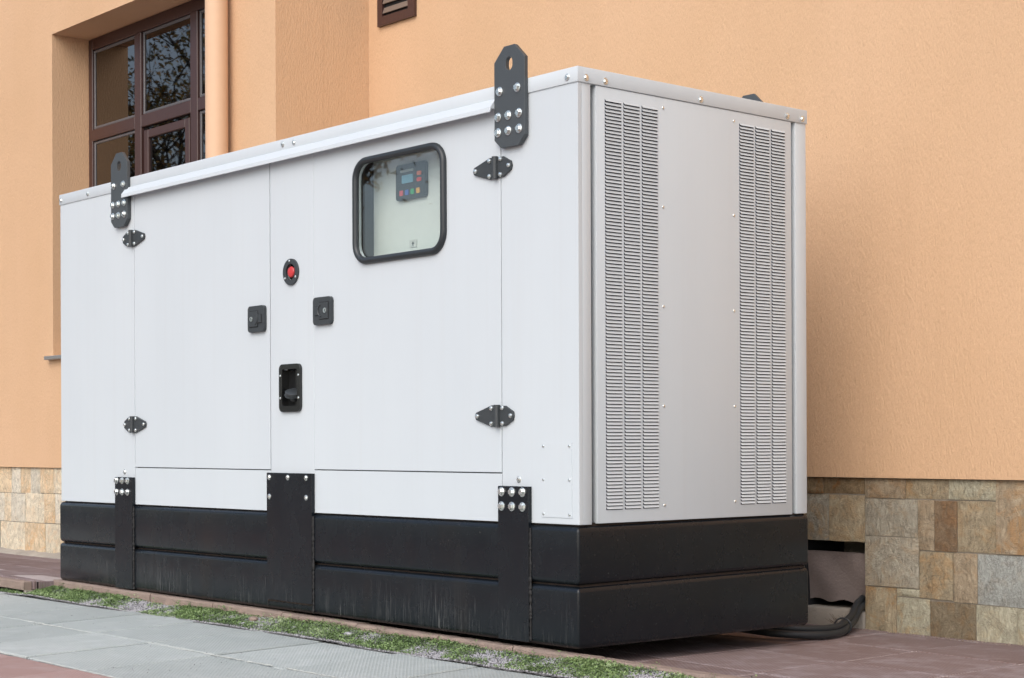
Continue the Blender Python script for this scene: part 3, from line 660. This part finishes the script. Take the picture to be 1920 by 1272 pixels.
# hinges
def hinge(x, z, side):                       # side -1: long leaf to the left (door on the left)
    o_ = bpy.data.objects.new('hinge', None); C.objects.link(o_); o_.parent = gen; o_.location = (x, 0, z)
    def leaf(pts): 
        b = bmesh.new(); plate(b, [(p[0]*-side, p[1]) for p in pts], [], -.010, -.0005); f_ = fin('hinge_leaf', b, PLAST, o_); md = f_.modifiers.new('bevel', 'BEVEL'); md.width = .002; md.segments = 2; md.limit_method = 'ANGLE'; md.angle_limit = R(40)
    leaf([(.005, .041), (.035, .041), (.128, .014), (.134, 0), (.128, -.014), (.035, -.041), (.005, -.041)])
    leaf([(-.005, -.038), (-.045, -.038), (-.088, -.016), (-.092, 0), (-.088, .016), (-.045, .038), (-.005, .038)])
    b = bmesh.new(); tube(b, [(0, -.012, -.042), (0, -.012, .042)], .0125, 14); fin('hinge_pin', b, PLAST, o_, True)
    for dx_, dz_ in ((.117, 0), (.034, .029), (.034, -.029), (-.030, .029), (-.030, -.029), (-.078, 0)): put('bolt', HB, (dx_*-side, -.010, dz_), o_)
hinge(-.448, 1.792, 1); hinge(-.442, .849, 1); hinge(-3.302, 1.791, -1); hinge(-3.296, .846, -1)
# viewing window in the right-hand door
b = bmesh.new(); tube(b, [(p[0], -.006, p[1]) for p in rrect(-1.360, -.768, 1.509, 1.928, .075, 8)], .0145, 10, True); fin('window_gasket', b, RUBBER, door, True)
b = bmesh.new(); plate(b, rrect(-1.353, -.775, 1.516, 1.921, .07), [], .004, .009); fin('window_pane', b, GLASSG, door)
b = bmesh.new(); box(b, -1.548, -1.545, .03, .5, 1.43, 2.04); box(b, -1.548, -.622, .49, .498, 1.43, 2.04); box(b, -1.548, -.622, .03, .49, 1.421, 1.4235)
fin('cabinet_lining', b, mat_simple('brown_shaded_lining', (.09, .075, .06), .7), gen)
b = bmesh.new(); box(b, -1.405, -.640, .120, .130, 1.43, 2.03, .002, 1); fin('control_board', b, PANEL, gen)
cp = bpy.data.objects.new('controller', None); C.objects.link(cp); cp.parent = gen
b = bmesh.new(); plate(b, rrect(-1.225, -1.024, 1.760, 1.908, .014), [], .104, .119); o = fin('controller_case', b, PLAST, cp)
def chip(name, x0, x1, z0, z1, col, r=.004, rough=.4):
    b = bmesh.new(); plate(b, rrect(x0, x1, z0, z1, r, 3), [], .1005, .1045); fin(name, b, mat_simple(name+'_paint', col, rough), cp)
chip('screen', -1.180, -1.105, 1.828, 1.862, (.20, .42, .55)); chip('indicator', -1.078, -1.050, 1.826, 1.842, (.75, .06, .05)); chip('indicator', -1.078, -1.050, 1.852, 1.868, (.80, .18, .08))
for i, c_ in enumerate(((.70, .10, .12), (.08, .16, .50), (.05, .40, .15), (.75, .38, .08))): chip('button', -1.196+i*.038, -1.174+i*.038, 1.778, 1.800, c_)
chip('legend_strip', -1.190, -1.100, 1.874, 1.884, (.35, .36, .36), .002)
b = bmesh.new(); plate(b, rect(-1.150, -1.100, 1.560, 1.592), [], .1165, .1195); o = fin('label_plate', b, mat_simple('label_white', (.62, .62, .60), .6), gen)
b = bmesh.new(); plate(b, [(-1.133, 1.574), (-1.125, 1.584), (-1.117, 1.574)], [], .1155, .1164); plate(b, rect(-1.1275, -1.1225, 1.566, 1.5735), [], .1155, .1164); fin('arrow_mark', b, DARK, o)
# locks
def lock(x, z, s):                           # s=+1: catch tab to the right
    o_ = bpy.data.objects.new('door_lock', None); C.objects.link(o_); o_.parent = gen; o_.location = (x, 0, z)
    b = bmesh.new(); plate(b, rrect(-.068, .068, -.060, .060, .018), [], -.016, -.0005); f_ = fin('lock_body', b, PLAST, o_); md = f_.modifiers.new('bevel', 'BEVEL'); md.width = .006; md.segments = 3; md.limit_method = 'ANGLE'; md.angle_limit = R(50)
    T_ = [(-.052, -.038), (.018, -.038), (.022, -.020), (.050, -.020), (.050, .020), (.022, .020), (.018, .038), (-.052, .038)]
    b = bmesh.new(); plate(b, [(p[0]*s, p[1]) for p in T_], [], -.0168, -.015); fin('paddle_groove', b, DARK, o_)
    T2 = [(p[0]*.95*s, p[1]*.93) for p in T_]
    b = bmesh.new(); plate(b, T2, [], -.0205, -.016); f_ = fin('paddle', b, PLAST, o_); md = f_.modifiers.new('bevel', 'BEVEL'); md.width = .0015; md.limit_method = 'ANGLE'; md.segments = 2
    b = bmesh.new(); tube(b, [(s*(-.004+.026*math.cos(a)), -.0215, .026*math.sin(a)) for a in np.linspace(-1.3, 1.3, 12)], .0032, 6); fin('finger_pull', b, PLAST, o_, True)
    b = bmesh.new(); plate(b, circ(-.030*s, 0, .011, .011, 16), [], -.0235, -.0205); f_ = fin('key_cylinder', b, ZINC, o_)
    b = bmesh.new(); plate(b, rect(-.0315*s-.0006, -.0315*s+.0022, -.006, .006), [], -.0242, -.0236); fin('key_slot', b, DARK, f_)
lock(-2.126, 1.314, 1); lock(-1.599, 1.319, -1)
# emergency stop
es_ = bpy.data.objects.new('emergency_stop', None); C.objects.link(es_); es_.parent = gen; es_.location = (-1.853, 0, 1.507)
b = bmesh.new(); plate(b, circ(0, 0, .060, .059, 36), [circ(0, 0, .036, .036, 30)], -.009, -.0005); f_ = fin('collar', b, PLAST, es_); md = f_.modifiers.new('bevel', 'BEVEL'); md.width = .004; md.segments = 3; md.limit_method = 'ANGLE'
b = bmesh.new(); tube(b, [(.0365*math.cos(a), .012, .0365*math.sin(a)) for a in np.linspace(0, 2*math.pi, 30, endpoint=False)], .0045, 6, True); plate(b, circ(0, 0, .04, .04, 24), [], .025, .0255); fin('button_well', b, DARK, es_)
b = bmesh.new(); n = 24; rg = []
for r__, y_ in ((.010, .024), (.010, .004), (.0235, .003), (.0245, -.004), (.021, -.0085), (.011, -.0105), (.002, -.011)): rg.append([b.verts.new((r__*math.cos(2*math.pi*i/n), y_, r__*math.sin(2*math.pi*i/n))) for i in range(n)])
for A, B in zip(rg, rg[1:]):
    for i in range(n): b.faces.new((A[i], A[(i+1) % n], B[(i+1) % n], B[i]))
b.faces.new(rg[-1]); fin('push_button', b, RED, es_, True)
for a in (97, 213, 330): put('screw', SCREW, (.049*math.cos(R(a)), -.009, .049*math.sin(R(a))), es_)
# filler recess
fr = bpy.data.objects.new('filler_recess', None); C.objects.link(fr); fr.parent = gen; fr.location = (-1.8575, 0, .9935)
b = bmesh.new(); plate(b, rrect(-.084, .084, -.106, .106, .024), [rrect(-.060, .060, -.080, .083, .008, 3)], -.013, -.0005); f_ = fin('recess_frame', b, GLOSSB, fr); md = f_.modifiers.new('bevel', 'BEVEL'); md.width = .005; md.segments = 3; md.limit_method = 'ANGLE'; md.angle_limit = R(40)
b = bmesh.new(); plate(b, rect(-.064, .064, -.086, .087), [rect(-.061, .061, -.083, .084)], 0, .0255); box(b, -.061, .061, .0245, .0255, -.083, .084); fin('recess_well', b, GLOSSB, fr)
b = bmesh.new(); n = 22
for dz, rr in ((0, .043), (.012, .046), (.026, .043)):
    pass
ax_ = Vector((.30, -.28, .9)).normalized(); base_ = Vector((.004, .010, -.032)); q1 = ax_.orthogonal().normalized(); q2 = ax_.cross(q1); rg = []
for t_, r__ in ((-.030, .016), (-.004, .017), (-.004, .037), (.004, .040), (.006, .033), (.010, .036), (.022, .036), (.026, .030), (.027, .004)): rg.append([b.verts.new(base_+ax_*t_*.8+(q1*math.cos(2*math.pi*i/n)+q2*math.sin(2*math.pi*i/n))*r__*1.1) for i in range(n)])
for A, B in zip(rg, rg[1:]):
    for i in range(n): b.faces.new((A[i], A[(i+1) % n], B[(i+1) % n], B[i]))
b.faces.new(rg[-1]); fin('filler_cap', b, PLAST, fr, True)
for x_, z_ in ((-.072, .055), (.072, .055), (-.072, -.045), (.072, -.045)): put('screw', SCREW, (x_, -.013, z_), fr)
# inspection cover
b = bmesh.new(); plate(b, rect(-.200, -.037, .473, .747), [], -.0022, -.0002); o = fin('inspection_cover', b, WHITE, gen)
for z_ in (.734, .611, .485):
    for x_ in (-.190, -.049): put('screw', SCREW, (x_, -.0022, z_), o)

# ------------------------------------------------------------------ cables
cb = thing('cable_bundle', 'thick black cables looping over the tiles from the generator into the plinth opening', 'cable', (-.1, 1.4, -.06))
path = [(-.95, 1.22, -.035), (-.66, 1.28, -.042), (-.42, 1.30, -.050), (-.20, 1.33, -.060), (-.105, 1.47, -.070), (-.12, 1.64, -.075), (-.19, 1.80, -.060), (-.245, 1.91, -.045), (-.278, 1.98, -.012), (-.31, 2.06, .004), (-.40, 2.2, .006)]
for k, (dx_, dy_, dz_, r__) in enumerate(((0, 0, 0, .017), (-.032, .012, -.002, .016), (-.014, .006, .025, .015))):
    b = bmesh.new(); pts = spline([(p[0]+dx_, p[1]+dy_, max(p[2]+dz_, zs(p[0], p[1])+r__) if i < 6 else p[2]+dz_) for i, p in enumerate(path)], 8)
    tube(b, pts, r__, 14); keep(fin('cable', b, CABLE, None, True), cb)
def ring_at(p, dirv, rr):
    b = bmesh.new(); d_ = Vector(dirv).normalized(); a_ = d_.orthogonal().normalized(); c_ = d_.cross(a_)
    tube(b, [Vector(p)+(a_*math.cos(t_)+c_*math.sin(t_))*rr for t_ in np.linspace(0, 2*math.pi, 18, endpoint=False)], .004, 5, True); keep(fin('cable_tie', b, CABLE, None), cb)
ring_at((-.155, 1.71, -.055), (-.45, .9, .1), .036)

# small dry twigs at the foot of the niche and crumbs on the tiles
b = bmesh.new(); base = Vector((-.40, YM-.01, zs(-.4, YM)+.002))
for i in range(16):
    a = random.uniform(0, math.pi*2); L = random.uniform(.03, .085); d_ = Vector((math.cos(a)*.7, math.sin(a)*.35-.15, random.uniform(.25, 1))).normalized()
    p1 = base+d_*L*.5; p2 = base+d_*L+Vector((random.uniform(-.01, .01), 0, random.uniform(-.01, .01))); tube(b, [base, p1, p2], [.0011, .0009, .0005], 4)
    tube(b, [p1, p1+Vector((random.uniform(-.02, .02), random.uniform(-.01, .01), random.uniform(.005, .02)))], [.0007, .0004], 4)
o = fin('dry_twigs', b, mat_simple('dry_twig', (.10, .06, .04), .9)); o['label'] = 'small dry weed twigs at the foot of the plinth opening'; o['category'] = 'dry weed'
N = 900; x = rng.uniform(-.3, 3.0, N); y = YM-.0-np.abs(rng.normal(0, .035, N))-.002; z = np.array([zs(a, c) for a, c in zip(x, y)])+.001
o = pebbles('crumbs', N, x, y, z, .0012, .005, EDGE); o['label'] = 'fine crumbs of mortar and dust along the foot of the stone plinth'; o['category'] = 'debris'
N = 500; x = rng.uniform(-5, 1.5, N); y = rng.uniform(-1.5, -.24, N); o = pebbles('grit', N, x, y, np.full(N, ZP+.003), .0008, .0026, SOIL); o['label'] = 'scattered grit lying on the grey ribbed pavement'; o['category'] = 'grit'
for i, (x_, y_, s, lb) in enumerate(((-2.02, -.10, .022, 'largest brown pebble in the gravel bed left of the middle bracket'), (-1.95, -.20, .016, 'pale flat pebble at the paver edge below the middle bracket'), (-1.25, -.13, .019, 'whitish pebble in the gravel right of the middle bracket'), (-1.62, -.15, .013, 'small pale pebble in the gravel under the middle bracket'))):
    b = bmesh.new(); bmesh.ops.create_icosphere(b, subdivisions=2, radius=1)
    for v_ in b.verts: v_.co = Vector((v_.co.x*s*1.3, v_.co.y*s, v_.co.z*s*.6))*random.uniform(.85, 1.1)
    o = fin('pebble', b, [EDGE, GRAV, GRAV, GRAV][i], None, True, (x_, y_, float(bed_z(np.float64(x_), np.float64(y_)))+s*.4)); o['label'] = lb; o['category'] = 'pebble'

# ------------------------------------------------------------------ trees across the yard (seen in the panes)
def tree(x, y, h, cr, n, label, seed, leafy=1.0):
    r_ = random.Random(seed); rn = np.random.default_rng(seed); root = thing('broadleaf_tree', label, 'tree', (x, y, -.13)); b = bmesh.new(); tips = []
    def limb(p, d_, L, r, lev):
        pts = [p]; q_ = p.copy(); dd = d_.copy()
        for i in range(5): dd = (dd+Vector((r_.uniform(-.16, .16), r_.uniform(-.16, .16), r_.uniform(-.03, .12)))).normalized(); q_ = q_+dd*L/5; pts.append(q_.copy())
        tube(b, pts, [r*(1-.13*i) for i in range(6)], 7 if lev < 2 else 4)
        if lev >= 2: tips.extend(pts[2:])
        if lev < 4:
            for i in range(4 if lev else 7):
                s_ = pts[r_.randint(2, 5)]; a = r_.uniform(0, 6.28); nd = (dd*.55+Vector((math.cos(a), math.sin(a), r_.uniform(.0, .7)))*.8).normalized(); limb(s_, nd, L*r_.uniform(.45, .7), r*.42, lev+1)
    limb(Vector((0, 0, 0)), Vector((0, 0, 1)), h*.55, h*.024, 0)
    keep(fin('trunk', b, BARK, None, True, (x, y, -.13)), root)
    T_ = np.array([t[:] for t in tips]); idx = rn.integers(0, len(T_), n); P = T_[idx]+rn.normal(0, cr*.055, (n, 3)); a = rn.uniform(0, 6.28, n); L = rn.uniform(.035, .075, n)
    D = rn.normal(0, 1, (n, 3)); D /= np.linalg.norm(D, axis=1)[:, None]; S = np.cross(D, rn.normal(0, 1, (n, 3))); S /= np.linalg.norm(S, axis=1)[:, None]; D *= L[:, None]; S *= L[:, None]*.45
    V = np.stack([P-D, P+S, P+D, P-S], 1).reshape(-1, 3)+np.array((x, y, -.13)); F = np.arange(4*n).reshape(n, 4); keep(raw('crown', V, F, AUTUMN), root)
tree(-20.5, -7.0, 10, 4, 9000, 'tall brown leaved tree across the yard, furthest to the left', 3)
tree(-16.0, -9.5, 9, 4, 7000, 'golden leaved tree across the yard, nearest to the window', 5)
tree(-24.0, -12.5, 11, 4, 8000, 'large thinning autumn tree at the back of the yard', 8)
tree(-11.5, -13.5, 9, 4, 10000, 'rounded autumn tree across the yard opposite the generator', 11)

SC.render.engine = 'CYCLES'
